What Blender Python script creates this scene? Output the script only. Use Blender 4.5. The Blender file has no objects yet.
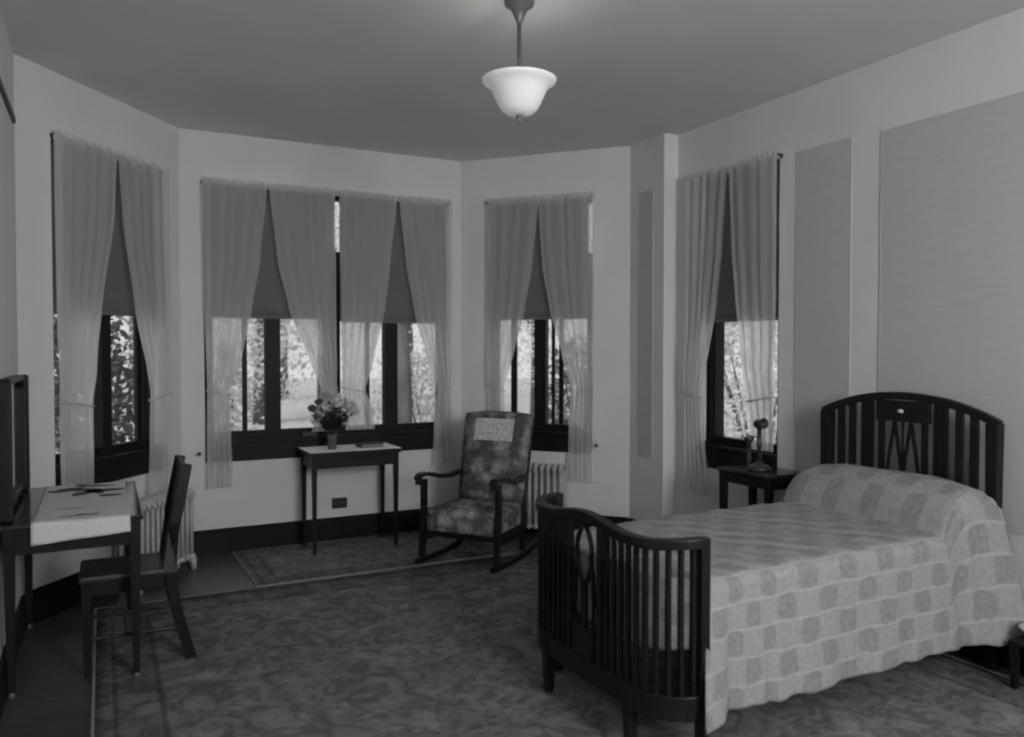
import bpy, bmesh, math, random
from math import sin, cos, pi, radians
from mathutils import Vector, Matrix
random.seed(7)
S = bpy.context.scene
C = S.collection

# ------------------------------------------------------------------ camera, world, lights, exposure
cam = bpy.data.cameras.new('camera')
camo = bpy.data.objects.new('camera', cam); C.objects.link(camo); S.camera = camo
camo.location = (0, 0, 1.53)
camo.rotation_euler = (radians(90) - 0.0252, 0, 0)
cam.sensor_width = 36; cam.lens = 36 * 803.3 / 1024
cam.dof.use_dof = True; cam.dof.focus_distance = 4.8; cam.dof.aperture_fstop = 1.8
cam.clip_start = .05; cam.clip_end = 200
S.view_settings.view_transform = 'Standard'; S.view_settings.look = 'None'
S.view_settings.gamma = 1; S.view_settings.use_curve_mapping = False
S.view_settings.exposure = 0.0
S.cycles.use_denoising = True
S.cycles.filter_width = 2.2
S.cycles.max_bounces = 10
S.cycles.transparent_max_bounces = 24

w = bpy.data.worlds.new('world'); S.world = w; w.use_nodes = True
bg = w.node_tree.nodes['Background']
bg.inputs[0].default_value = (.95, .95, .95, 1); bg.inputs[1].default_value = 0.85

def lamp(name, kind, loc, energy, size=None, target=None, rot=None, spread=None):
    l = bpy.data.lights.new(name, kind); l.energy = energy; l.color = (1, 1, 1)
    if kind == 'AREA':
        l.shape = 'RECTANGLE'; l.size, l.size_y = size
        if spread: l.spread = spread
    elif kind == 'POINT': l.shadow_soft_size = size
    o = bpy.data.objects.new(name, l); C.objects.link(o); o.location = loc
    if target: o.rotation_euler = (Vector(target) - Vector(loc)).to_track_quat('-Z', 'Y').to_euler()
    if rot: o.rotation_euler = rot
    return o
sun = lamp('sun', 'SUN', (0, -5, 12), 2.8, target=(3.5, 4, 0)); sun.data.angle = radians(1)
# added fill lamps behind the camera, standing in for assumed daylight from the rear
lamp('rear_fill_light', 'AREA', (0.8, -1.35, 2.3), 325, (1.4, 1.4), target=(1.0, 5.0, 2.35))
lamp('rear_fill_light', 'AREA', (2.3, -.85, 2.3), 172, (1.4, 1.4), target=(-1.2, 5.2, 2.35))

# ------------------------------------------------------------------ node materials
def mat(name, g, rough=.6, var=0, scale=8, stretch=(1, 1, 1), bump=0, spec=.3, coords='Object', det=4):
    m = bpy.data.materials.new(name); m.use_nodes = True
    nt = m.node_tree; b = nt.nodes['Principled BSDF']
    b.inputs['Base Color'].default_value = (g, g, g, 1)
    b.inputs['Roughness'].default_value = rough
    b.inputs['Specular IOR Level'].default_value = spec
    if var or bump:
        tc = nt.nodes.new('ShaderNodeTexCoord'); mp = nt.nodes.new('ShaderNodeMapping')
        mp.inputs['Scale'].default_value = stretch
        n = nt.nodes.new('ShaderNodeTexNoise'); n.inputs['Scale'].default_value = scale; n.inputs['Detail'].default_value = det
        nt.links.new(tc.outputs[coords], mp.inputs[0]); nt.links.new(mp.outputs[0], n.inputs['Vector'])
        if var:
            r = nt.nodes.new('ShaderNodeMapRange')
            r.inputs['From Min'].default_value = .3; r.inputs['From Max'].default_value = .7
            r.inputs['To Min'].default_value = g * (1 - var); r.inputs['To Max'].default_value = g * (1 + var)
            nt.links.new(n.outputs['Fac'], r.inputs['Value']); nt.links.new(r.outputs[0], b.inputs['Base Color'])
        if bump:
            bp = nt.nodes.new('ShaderNodeBump'); bp.inputs['Strength'].default_value = bump; bp.inputs['Distance'].default_value = .01
            nt.links.new(n.outputs['Fac'], bp.inputs['Height']); nt.links.new(bp.outputs[0], b.inputs['Normal'])
    return m
def math_node(nt, op, a, b=None, c=None):
    n = nt.nodes.new('ShaderNodeMath'); n.operation = op
    for i, v in enumerate((a, b, c)):
        if v is None: continue
        if isinstance(v, (int, float)): n.inputs[i].default_value = v
        else: nt.links.new(v, n.inputs[i])
    return n.outputs[0]

M = {}
M['wall'] = mat('wall_plaster', .66, .85, .03, 3, bump=.08)
M['ceiling'] = mat('ceiling_plaster', .74, .9, .04, 1.5)
M['panel'] = mat('wall_panel', .49, .75, .05, 6, (1, 1, 14), bump=.05)
M['wood'] = mat('dark_wood', .009, .4, .4, 6, (1, 1, 9), spec=.28)
M['wood_top'] = mat('polished_wood_top', .018, .13, .3, 6, (6, 1, 1), spec=.6)
M['pale_top'] = mat('pale_top', .85, .6, .03, 6, spec=.2)
M['frame'] = mat('window_wood', .008, .5, .3, 8, spec=.2)
M['baseboard'] = mat('baseboard_wood', .008, .5, .3, 8, spec=.2)
M['white_metal'] = mat('white_enamel', .42, .4, .03, 10)
M['metal'] = mat('dark_metal', .03, .35, 0, spec=.6)
M['brass'] = mat('tarnished_brass', .16, .35, .1, 10, spec=.6); M['brass'].node_tree.nodes['Principled BSDF'].inputs['Metallic'].default_value = .4
M['white_cloth'] = mat('white_linen', .6, .9, .04, 60, bump=.1)
M['dark_thread'] = mat('dark_thread', .10, .9, .2, 80)
M['blind'] = mat('blind_cloth', .14, .85, .05, 30)
M['mattress'] = mat('mattress_ticking', .5, .9, .05, 30)
M['leaf'] = mat('bouquet_leaf', .045, .6, .4, 20)
M['bloom'] = mat('bloom', .5, .7, .35, 30)
M['bloom_dark'] = mat('dark_bloom', .07, .7, .3, 30)
M['book'] = mat('book_cover', .03, .5, .2, 20); M['paper'] = mat('paper', .22, .8, .03, 40)
M['bark'] = mat('bark', .12, .9, .4, 8, (1, 1, .3))
M['foliage'] = mat('tree_leaf', .6, .6, .35, 5, coords='Object')
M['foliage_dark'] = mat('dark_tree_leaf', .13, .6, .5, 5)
M['lawn'] = mat('lawn', .36, .9, .3, 3)
M['path'] = mat('path', .62, .9, .1, 3)
M['outlet'] = mat('outlet_plate', .03, .4)
M['seat_leather'] = mat('seat_leather', .03, .35, .2, 8, spec=.5)

def make_glass():
    m = bpy.data.materials.new('window_glass'); m.use_nodes = True; nt = m.node_tree
    b = nt.nodes['Principled BSDF']; nt.nodes.remove(b)
    t = nt.nodes.new('ShaderNodeBsdfTransparent'); t.inputs[0].default_value = (.96, .96, .96, 1)
    g = nt.nodes.new('ShaderNodeBsdfGlossy'); g.inputs['Roughness'].default_value = .02
    mx = nt.nodes.new('ShaderNodeMixShader'); mx.inputs[0].default_value = .01
    nt.links.new(t.outputs[0], mx.inputs[1]); nt.links.new(g.outputs[0], mx.inputs[2])
    nt.links.new(mx.outputs[0], nt.nodes['Material Output'].inputs[0]); return m
M['glass'] = make_glass()
def make_sheer():
    m = bpy.data.materials.new('sheer_voile'); m.use_nodes = True; nt = m.node_tree
    nt.nodes.remove(nt.nodes['Principled BSDF'])
    d = nt.nodes.new('ShaderNodeBsdfDiffuse'); d.inputs[0].default_value = (.7, .7, .7, 1)
    tl = nt.nodes.new('ShaderNodeBsdfTranslucent'); tl.inputs[0].default_value = (.9, .9, .9, 1)
    t = nt.nodes.new('ShaderNodeBsdfTransparent')
    a = nt.nodes.new('ShaderNodeMixShader'); a.inputs[0].default_value = .5
    mx = nt.nodes.new('ShaderNodeMixShader')
    nt.links.new(d.outputs[0], a.inputs[1]); nt.links.new(tl.outputs[0], a.inputs[2])
    # the weave closes up where the cloth turns edge-on, as in a real sheer
    lw = nt.nodes.new('ShaderNodeLayerWeight'); lw.inputs['Blend'].default_value = .35
    uv = nt.nodes.new('ShaderNodeTexCoord'); wv = nt.nodes.new('ShaderNodeTexNoise'); wv.inputs['Scale'].default_value = 60
    nt.links.new(uv.outputs['Object'], wv.inputs['Vector'])
    k = math_node(nt, 'MULTIPLY_ADD', lw.outputs['Facing'], .45, .60)
    k = math_node(nt, 'MULTIPLY_ADD', wv.outputs['Fac'], .08, k)
    k = math_node(nt, 'MINIMUM', k, 1.0)
    nt.links.new(k, mx.inputs[0]); nt.links.new(t.outputs[0], mx.inputs[1]); nt.links.new(a.outputs[0], mx.inputs[2])
    nt.links.new(mx.outputs[0], nt.nodes['Material Output'].inputs[0]); return m
M['sheer'] = make_sheer(); M['sheer_cord'] = mat('cord', .45, .9, .05, 60)
def make_vase_glass():
    m = mat('vase_glass', .35, .1, spec=.8); b = m.node_tree.nodes['Principled BSDF']
    b.inputs['Transmission Weight'].default_value = .7; b.inputs['Alpha'].default_value = .75; return m
M['vase'] = make_vase_glass()
def make_bowl_glass():
    m = mat('milk_glass', .85, .3, .02, 4, spec=.5); b = m.node_tree.nodes['Principled BSDF']
    b.inputs['Transmission Weight'].default_value = .0
    b.inputs['Emission Color'].default_value = (1, 1, 1, 1); b.inputs['Emission Strength'].default_value = .14
    return m
M['bowl'] = make_bowl_glass()
def make_mirror():
    m = mat('mirror_silver', .5, .05); m.node_tree.nodes['Principled BSDF'].inputs['Metallic'].default_value = 1; return m
M['mirror'] = make_mirror()

def make_floor():
    m = mat('floor_boards', .05, .3, spec=.5); nt = m.node_tree; b = nt.nodes['Principled BSDF']
    tc = nt.nodes.new('ShaderNodeTexCoord'); mp = nt.nodes.new('ShaderNodeMapping')
    mp.inputs['Rotation'].default_value = (0, 0, radians(-27))
    nt.links.new(tc.outputs['Object'], mp.inputs[0])
    br = nt.nodes.new('ShaderNodeTexBrick'); br.inputs['Scale'].default_value = 1
    br.inputs['Brick Width'].default_value = 1.6; br.inputs['Row Height'].default_value = .075
    br.inputs['Mortar Size'].default_value = .002
    br.inputs['Color1'].default_value = (.09, .09, .09, 1); br.inputs['Color2'].default_value = (.12, .12, .12, 1); br.inputs['Mortar'].default_value = (.02, .02, .02, 1)
    nt.links.new(mp.outputs[0], br.inputs['Vector'])
    mp2 = nt.nodes.new('ShaderNodeMapping'); mp2.inputs['Rotation'].default_value = (0, 0, radians(-27)); mp2.inputs['Scale'].default_value = (1, 16, 1)
    n = nt.nodes.new('ShaderNodeTexNoise'); n.inputs['Scale'].default_value = 3
    nt.links.new(tc.outputs['Object'], mp2.inputs[0]); nt.links.new(mp2.outputs[0], n.inputs['Vector'])
    mx = nt.nodes.new('ShaderNodeMix'); mx.data_type = 'RGBA'; mx.blend_type = 'MULTIPLY'; mx.inputs[0].default_value = .8
    nt.links.new(br.outputs['Color'], mx.inputs[6]); nt.links.new(n.outputs['Fac'], mx.inputs[7])
    nt.links.new(mx.outputs[2], b.inputs['Base Color']); return m
M['floor'] = make_floor()
def make_rug(name, base, hx, hy, bw):
    """rug pile: worn scrolling ground, darker border bands near the edges (object coordinates, centre origin)"""
    m = mat(name, base, .95, spec=.05); nt = m.node_tree; b = nt.nodes['Principled BSDF']
    tc = nt.nodes.new('ShaderNodeTexCoord'); sp = nt.nodes.new('ShaderNodeSeparateXYZ'); nt.links.new(tc.outputs['Object'], sp.inputs[0])
    n1 = nt.nodes.new('ShaderNodeTexNoise'); n1.inputs['Scale'].default_value = 9; n1.inputs['Detail'].default_value = 5; n1.inputs['Distortion'].default_value = 1.6
    n2 = nt.nodes.new('ShaderNodeTexVoronoi'); n2.inputs['Scale'].default_value = 6
    n3 = nt.nodes.new('ShaderNodeTexNoise'); n3.inputs['Scale'].default_value = 160
    for n in (n1, n2, n3): nt.links.new(tc.outputs['Object'], n.inputs['Vector'])
    r = nt.nodes.new('ShaderNodeMapRange'); r.inputs['From Min'].default_value = .40; r.inputs['From Max'].default_value = .6
    r.inputs['To Min'].default_value = .68; r.inputs['To Max'].default_value = 1.15; nt.links.new(n1.outputs['Fac'], r.inputs[0])
    r2 = nt.nodes.new('ShaderNodeMapRange'); r2.inputs['From Min'].default_value = 0; r2.inputs['From Max'].default_value = .6
    r2.inputs['To Min'].default_value = 1.15; r2.inputs['To Max'].default_value = .8; nt.links.new(n2.outputs['Distance'], r2.inputs[0])
    v = math_node(nt, 'MULTIPLY', r.outputs[0], r2.outputs[0])
    v = math_node(nt, 'MULTIPLY', v, math_node(nt, 'MULTIPLY_ADD', n3.outputs['Fac'], .5, .75))
    ex = math_node(nt, 'SUBTRACT', hx, math_node(nt, 'ABSOLUTE', sp.outputs[0]))
    ey = math_node(nt, 'SUBTRACT', hy, math_node(nt, 'ABSOLUTE', sp.outputs[1]))
    e = math_node(nt, 'MINIMUM', ex, ey)
    inb = math_node(nt, 'LESS_THAN', e, bw)
    l1 = math_node(nt, 'LESS_THAN', math_node(nt, 'ABSOLUTE', math_node(nt, 'SUBTRACT', e, bw)), .012)
    l2 = math_node(nt, 'LESS_THAN', math_node(nt, 'ABSOLUTE', math_node(nt, 'SUBTRACT', e, bw * .3)), .010)
    l = math_node(nt, 'MAXIMUM', l1, l2)
    v = math_node(nt, 'MULTIPLY', v, math_node(nt, 'MULTIPLY_ADD', inb, -.22, 1.0))
    v = math_node(nt, 'MULTIPLY', v, math_node(nt, 'MULTIPLY_ADD', l, -.35, 1.0))
    v = math_node(nt, 'MULTIPLY', v, base)
    nt.links.new(v, b.inputs['Base Color'])
    bp = nt.nodes.new('ShaderNodeBump'); bp.inputs['Strength'].default_value = .3; bp.inputs['Distance'].default_value = .004
    nt.links.new(n3.outputs['Fac'], bp.inputs['Height']); nt.links.new(bp.outputs[0], b.inputs['Normal'])
    return m
def make_spread():
    """woven counterpane: alternating darker squares with pale lines between the rows (UV in metres)"""
    m = mat('counterpane', .42, .85, spec=.15); nt = m.node_tree; b = nt.nodes['Principled BSDF']
    tc = nt.nodes.new('ShaderNodeTexCoord'); sp = nt.nodes.new('ShaderNodeSeparateXYZ'); nt.links.new(tc.outputs['UV'], sp.inputs[0])
    P = .115
    dn = nt.nodes.new('ShaderNodeTexNoise'); dn.inputs['Scale'].default_value = 9; nt.links.new(tc.outputs['UV'], dn.inputs['Vector'])
    fx = math_node(nt, 'DIVIDE', sp.outputs[0], P); fy = math_node(nt, 'DIVIDE', math_node(nt, 'MULTIPLY_ADD', dn.outputs['Fac'], .05, sp.outputs[1]), P)
    cx = math_node(nt, 'SINE', math_node(nt, 'MULTIPLY', fx, pi)); cy = math_node(nt, 'SINE', math_node(nt, 'MULTIPLY', fy, pi))
    pr = math_node(nt, 'MULTIPLY', cx, cy)
    r = nt.nodes.new('ShaderNodeMapRange'); r.inputs['From Min'].default_value = .06; r.inputs['From Max'].default_value = .22
    nt.links.new(pr, r.inputs[0])
    # pale line at every row boundary across the bed
    ln = math_node(nt, 'LESS_THAN', math_node(nt, 'ABSOLUTE', cx), .13)
    n = nt.nodes.new('ShaderNodeTexNoise'); n.inputs['Scale'].default_value = 45; nt.links.new(tc.outputs['UV'], n.inputs['Vector'])
    sd_ = math_node(nt, 'GREATER_THAN', math_node(nt, 'ABSOLUTE', sp.outputs[0]), .40); ln = math_node(nt, 'MULTIPLY', ln, math_node(nt, 'MULTIPLY_ADD', sd_, .8, .2))
    wv = math_node(nt, 'MULTIPLY_ADD', n.outputs['Fac'], .16, .215)
    v = math_node(nt, 'SUBTRACT', wv, math_node(nt, 'MULTIPLY', r.outputs[0], .06))
    v = math_node(nt, 'ADD', v, math_node(nt, 'MULTIPLY', ln, .055))
    nt.links.new(v, b.inputs['Base Color'])
    bp = nt.nodes.new('ShaderNodeBump'); bp.inputs['Strength'].default_value = .25; bp.inputs['Distance'].default_value = .003
    nt.links.new(n.outputs['Fac'], bp.inputs['Height']); nt.links.new(bp.outputs[0], b.inputs['Normal'])
    return m
M['spread'] = make_spread()
def make_floral():
    m = mat('floral_tapestry', .1, .95, spec=.05); nt = m.node_tree; b = nt.nodes['Principled BSDF']
    tc = nt.nodes.new('ShaderNodeTexCoord')
    v = nt.nodes.new('ShaderNodeTexVoronoi'); v.inputs['Scale'].default_value = 7.5
    n = nt.nodes.new('ShaderNodeTexNoise'); n.inputs['Scale'].default_value = 14; n.inputs['Distortion'].default_value = 1.5
    wn = nt.nodes.new('ShaderNodeTexNoise'); wn.inputs['Scale'].default_value = 11; nt.links.new(tc.outputs['Object'], wn.inputs['Vector'])
    ad = nt.nodes.new('ShaderNodeVectorMath'); ad.operation = 'MULTIPLY_ADD'; nt.links.new(wn.outputs['Color'], ad.inputs[0]); ad.inputs[1].default_value = (.16, .16, .16); nt.links.new(tc.outputs['Object'], ad.inputs[2])
    nt.links.new(ad.outputs[0], v.inputs['Vector']); nt.links.new(tc.outputs['Object'], n.inputs['Vector'])
    r = nt.nodes.new('ShaderNodeMapRange'); r.inputs['From Min'].default_value = .2; r.inputs['From Max'].default_value = .6
    r.inputs['To Min'].default_value = .30; r.inputs['To Max'].default_value = .10; nt.links.new(v.outputs['Distance'], r.inputs[0])
    x = math_node(nt, 'MULTIPLY', r.outputs[0], math_node(nt, 'MULTIPLY_ADD', n.outputs['Fac'], 1.6, .1))
    nt.links.new(x, b.inputs['Base Color']); return m
M['floral'] = make_floral()
def make_lace():
    m = mat('crochet_lace', .5, .95, spec=.05); nt = m.node_tree; b = nt.nodes['Principled BSDF']
    tc = nt.nodes.new('ShaderNodeTexCoord'); v = nt.nodes.new('ShaderNodeTexVoronoi'); v.inputs['Scale'].default_value = 70
    nt.links.new(tc.outputs['Object'], v.inputs['Vector'])
    r = nt.nodes.new('ShaderNodeMapRange'); r.inputs['From Max'].default_value = .7; r.inputs['To Min'].default_value = .2; r.inputs['To Max'].default_value = .62
    nt.links.new(v.outputs['Distance'], r.inputs[0]); nt.links.new(r.outputs[0], b.inputs['Base Color']); return m
M['lace'] = make_lace()

# ------------------------------------------------------------------ object helpers
def T(o, label=None, cat=None, group=None, kind=None):
    if label: o['label'] = label
    if cat: o['category'] = cat
    if group: o['group'] = group
    if kind: o['kind'] = kind
    return o
def empty(name, label, cat, loc=(0, 0, 0), rz=0, group=None):
    o = bpy.data.objects.new(name, None); C.objects.link(o); o.empty_display_size = .1
    o.location = loc; o.rotation_euler = (0, 0, rz); return T(o, label, cat, group)
def obj(name, bm, m, parent=None, smooth=False, bevel=0, loc=None, rz=None):
    me = bpy.data.meshes.new(name); bmesh.ops.recalc_face_normals(bm, faces=bm.faces[:]); bm.to_mesh(me); bm.free()
    o = bpy.data.objects.new(name, me); C.objects.link(o); me.materials.append(m)
    if smooth:
        for p in me.polygons: p.use_smooth = True
    if parent: o.parent = parent
    if loc: o.location = loc
    if rz is not None: o.rotation_euler = (0, 0, rz)
    if bevel:
        b = o.modifiers.new('bevel', 'BEVEL'); b.width = bevel; b.segments = 2; b.limit_method = 'ANGLE'
    return o
def B(): return bmesh.new()
def box(bm, x0, x1, y0, y1, z0, z1, mx=None):
    vs = [Vector((x, y, z)) for z in (z0, z1) for y in (y0, y1) for x in (x0, x1)]
    if mx: vs = [mx @ v for v in vs]
    v = [bm.verts.new(p) for p in vs]
    for f in ((0, 2, 3, 1), (4, 5, 7, 6), (0, 1, 5, 4), (2, 6, 7, 3), (0, 4, 6, 2), (1, 3, 7, 5)): bm.faces.new([v[i] for i in f])
    return bm
def prism(bm, pts, z0, z1):
    a = [bm.verts.new((x, y, z0)) for x, y in pts]; b = [bm.verts.new((x, y, z1)) for x, y in pts]
    n = len(pts)
    for i in range(n): bm.faces.new((a[i], a[(i + 1) % n], b[(i + 1) % n], b[i]))
    bm.faces.new(a[::-1]); bm.faces.new(b); return bm
def lathe(bm, prof, cx=0, cy=0, n=24, closed=False, cap=True):
    rings = []
    for r, z in prof:
        rings.append([bm.verts.new((cx + max(r, 1e-4) * cos(2 * pi * i / n), cy + max(r, 1e-4) * sin(2 * pi * i / n), z)) for i in range(n)])
    for a, b in zip(rings, rings[1:]):
        for i in range(n): bm.faces.new((a[i], a[(i + 1) % n], b[(i + 1) % n], b[i]))
    if closed:
        a, b = rings[-1], rings[0]
        for i in range(n): bm.faces.new((a[i], a[(i + 1) % n], b[(i + 1) % n], b[i]))
    elif cap:
        bm.faces.new(rings[0][::-1]); bm.faces.new(rings[-1])
    return bm
def tube(bm, pts, r, n=8, rect=None):
    """sweep a round (or rectangular: rect=(half width, half height)) section along pts; r may be a list"""
    pts = [Vector(p) for p in pts]; rings = []
    L = len(pts); up = Vector((0, 0, 1))
    for i, p in enumerate(pts):
        t = (pts[min(i + 1, L - 1)] - pts[max(i - 1, 0)]).normalized()
        a = t.cross(up)
        if a.length < .05: a = t.cross(Vector((1, 0, 0))) if i == 0 else prev - t * prev.dot(t)
        a.normalize(); prev = a; b = a.cross(t).normalized()
        rr = r[i] if isinstance(r, (list, tuple)) else r
        if rect: off = [(rect[0], rect[1]), (-rect[0], rect[1]), (-rect[0], -rect[1]), (rect[0], -rect[1])]
        else: off = [(rr * cos(2 * pi * k / n), rr * sin(2 * pi * k / n)) for k in range(n)]
        rings.append([bm.verts.new(p + a * u + b * v) for u, v in off])
    m = len(rings[0])
    for q, s in zip(rings, rings[1:]):
        for k in range(m): bm.faces.new((q[k], q[(k + 1) % m], s[(k + 1) % m], s[k]))
    bm.faces.new(rings[0][::-1]); bm.faces.new(rings[-1]); return bm
def taper(bm, x, y, z0, z1, h0, h1, dx=0, dy=0):
    """square leg tapering from half width h0 (bottom z0) to h1 (top z1); bottom shifted by dx,dy"""
    a = [bm.verts.new((x + dx + sx * h0, y + dy + sy * h0, z0)) for sx, sy in ((-1, -1), (1, -1), (1, 1), (-1, 1))]
    b = [bm.verts.new((x + sx * h1, y + sy * h1, z1)) for sx, sy in ((-1, -1), (1, -1), (1, 1), (-1, 1))]
    for i in range(4): bm.faces.new((a[i], a[(i + 1) % 4], b[(i + 1) % 4], b[i]))
    bm.faces.new(a[::-1]); bm.faces.new(b); return bm
def grid(bm, fn, nu, nv, uvfn=None, thick=0):
    uvl = bm.loops.layers.uv.new('uv') if uvfn else None
    V = [[bm.verts.new(fn(i / nu, j / nv)) for i in range(nu + 1)] for j in range(nv + 1)]
    for j in range(nv):
        for i in range(nu):
            f = bm.faces.new((V[j][i], V[j][i + 1], V[j + 1][i + 1], V[j + 1][i]))
            if uvl:
                for lp, (a, b) in zip(f.loops, ((i, j), (i + 1, j), (i + 1, j + 1), (i, j + 1))): lp[uvl].uv = uvfn(a / nu, b / nv)
    return bm
def solid(o, t, off=0):
    s = o.modifiers.new('thickness', 'SOLIDIFY'); s.thickness = t; s.offset = off; return o
def dup(root, loc=None, rz=None, label=None):
    r = root.copy(); C.objects.link(r)
    if loc: r.location = loc
    if rz is not None: r.rotation_euler = (0, 0, rz)
    if label: r['label'] = label
    for ch in list(root.children):
        c = ch.copy(); C.objects.link(c); c.parent = r
        for g in list(ch.children):
            d = g.copy(); C.objects.link(d); d.parent = c
    return r

# ------------------------------------------------------------------ room plan
H = 3.12
P0 = Vector((-2.690, 4.373)); P1 = Vector((-2.408, 5.845)); P2 = Vector((-.437, 6.891))
dD = Vector((cos(radians(-63)), sin(radians(-63)))); nD = Vector((-dD.y, dD.x))       # nD points away from the room
P4 = Vector((1.126, 5.980)); P3 = P4 - dD * .426; P5 = P4 + nD * .13
E1 = P0 + dD * 6.1; D1 = P5 + dD * 7.9
def fr(a, b): return (a, (b - a).normalized(), (b - a).length)
W = dict(A=fr(P0, P1), B=fr(P1, P2), C=fr(P2, P3), R=fr(P3, P4), D=fr(P5, D1))
def wp(k, s, off, z):
    o, d, _ = W[k]; n = Vector((d.y, -d.x)); p = o + d * s + n * off
    return Vector((p.x, p.y, z))
def wframe(k, s=0, z=0):
    """matrix: x along the wall, y out of the room, z up"""
    o, d, _ = W[k]; p = o + d * s
    return (p.x, p.y, z), math.atan2(d.y, d.x)

def wall(name, k, ops, thick=.2, e0=0, e1=0):
    (x, y, z), a = wframe(k); L = W[k][2]; bm = B(); s = -e0
    for (s0, s1, z0, z1) in ops:
        box(bm, s, s0, 0, thick, 0, H); box(bm, s0, s1, 0, thick, 0, z0); box(bm, s0, s1, 0, thick, z1, H); s = s1
    box(bm, s, L + e1, 0, thick, 0, H)
    bmesh.ops.remove_doubles(bm, verts=bm.verts[:], dist=1e-5)
    return T(obj(name, bm, M['wall'], loc=(x, y, 0), rz=a), kind='structure')
ZS, ZH = .68, 2.74
OA = (.26, 1.27); OB = (.16, 2.11); OC = (.25, 1.165); OD = (.27, 1.015)
wall('wall_bay_left', 'A', [(*OA, ZS, ZH)]); wall('wall_bay_center', 'B', [(*OB, ZS, ZH)])
wall('wall_bay_right', 'C', [(*OC, ZS, ZH)]); wall('wall_corner', 'R', [], thick=.13)
wall('wall_right', 'D', [(*OD, ZS, ZH)])
def plain_wall(name, a, b, out):
    d = (b - a).normalized(); bm = B(); ang = math.atan2(d.y, d.x)
    box(bm, 0, (b - a).length, 0, out, 0, H)
    return T(obj(name, bm, M['wall'], loc=(a.x, a.y, 0), rz=ang), kind='structure')
plain_wall('wall_left', P0, E1, -.2)
plain_wall('wall_back', E1, D1, -.2)
plan = [P0, P1, P2, P3, P4, P5, D1, E1]
out = [P0 + Vector((-.25, .1)), P1 + Vector((-.2, .2)), P2 + Vector((.0, .25)), P3 + Vector((.2, .2)), P5 + Vector((.25, .1)), D1 + Vector((.3, -.2)), E1 + Vector((-.1, -.3))]
T(obj('floor', prism(B(), [tuple(p) for p in out], -.15, 0), M['floor']), kind='structure')
T(obj('ceiling', prism(B(), [tuple(p) for p in out], H, H + .15), M['ceiling']), kind='structure')
# baseboards
def base(name, k, s0, s1, h=.185):
    (x, y, z), a = wframe(k); bm = B(); box(bm, s0, s1, -.02, 0, 0, h - .025); box(bm, s0, s1, -.013, 0, h - .025, h)
    box(bm, s0, s1, -.032, -.02, 0, .02)
    T(obj(name, bm, M['baseboard'], loc=(x, y, 0), rz=a, bevel=.003), kind='structure')
base('baseboard_bay_left', 'A', .03, W['A'][2] - .01); base('baseboard_bay_center', 'B', .02, W['B'][2] - .01)
base('baseboard_bay_right', 'C', .01, W['C'][2] - .005); base('baseboard_corner', 'R', 0, W['R'][2] + .02)
base('baseboard_right', 'D', 0, 6)
bm = B(); box(bm, .04, 5.5, 0, .02, 0, .185); T(obj('baseboard_left', bm, M['baseboard'], loc=(*P0, 0), rz=radians(-63), bevel=.003), kind='structure')
# picture rail on the left wall
bm = B(); tube(bm, [(.10, .008, 2.735), (5.5, .008, 2.735)], 0, rect=(.008, .014)); T(obj('trim_1', bm, M['wood'], loc=(*P0, 0), rz=radians(-63)), kind='structure')
# wall panels with a thin moulding
ti = [2]
def wpanel(k, s0, s1, z0, z1):
    (x, y, z), a = wframe(k); bm = B()
    box(bm, s0, s1, -.004, 0, z0, z1)
    o = T(obj('trim_%d' % ti[0], bm, M['panel'], loc=(x, y, 0), rz=a), kind='structure'); ti[0] += 1
    bm = B(); m = .009
    box(bm, s0 - m, s0, -.005, 0, z0 - m, z1 + m); box(bm, s1, s1 + m, -.005, 0, z0 - m, z1 + m)
    box(bm, s0, s1, -.005, 0, z1, z1 + m); box(bm, s0, s1, -.005, 0, z0 - m, z0)
    obj('moulding', bm, M['panel'], o)
wpanel('R', .13, .29, .70, 2.72)
wpanel('D', 1.165, 1.56, .66, 2.735); wpanel('D', 1.77, 4.6, .66, 2.72)

# ------------------------------------------------------------------ windows
def window(i, k, s0, s1, units, pull=False):
    """units: list of (a, b, [mullions (centre, width)]) in wall coordinates"""
    (x, y, z), a = wframe(k)
    root = bpy.data.objects.new('window_%d' % i, None); C.objects.link(root); root.location = (x, y, 0); root.rotation_euler = (0, 0, a)
    T(root, kind='structure'); root.empty_display_size = .1
    zt = 2.25
    bm = B(); t = .015
    box(bm, s0, s1, .05, .13, ZH - .03, ZH); box(bm, s0, s1, .04, .13, ZS + .02, .86)
    for (u0, u1, mull, bars) in units:
        box(bm, u0, u0 + t, .05, .13, .86, ZH - .03); box(bm, u1 - t, u1, .05, .13, .86, ZH - .03)
        box(bm, u0 + t, u1 - t, .05, .13, zt, zt + .05)
    obj('window_frame', bm, M['frame'], root)
    for (u0, u1, mull, bars) in units:
        bm = B(); st = .05
        box(bm, u0 + t, u0 + t + st, .06, .12, .86, zt); box(bm, u1 - t - st, u1 - t, .06, .12, .86, zt)
        box(bm, u0 + t + st, u1 - t - st, .06, .12, zt - .05, zt); box(bm, u0 + t + st, u1 - t - st, .06, .12, .86, .90)
        obj('sash', bm, M['frame'], root)
        for c, wd in mull:
            obj('mullion', box(B(), c - wd / 2, c + wd / 2, .045, .125, .86, zt), M['frame'], root)
        for c, wd in bars:
            obj('screen_bar', box(B(), c - wd / 2, c + wd / 2, .09, .115, .90, zt - .05), M['frame'], root)
        obj('pane', box(B(), u0 + t, u1 - t, .134, .138, .80, ZH), M['glass'], root)
    bm = B(); box(bm, s0 + .001, s1 - .001, -.022, .04, .81, .845); box(bm, s0 + .001, s1 - .001, -.010, .04, .68, .81)
    obj('sill', bm, M['frame'], root, bevel=.004)
    return root
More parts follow.
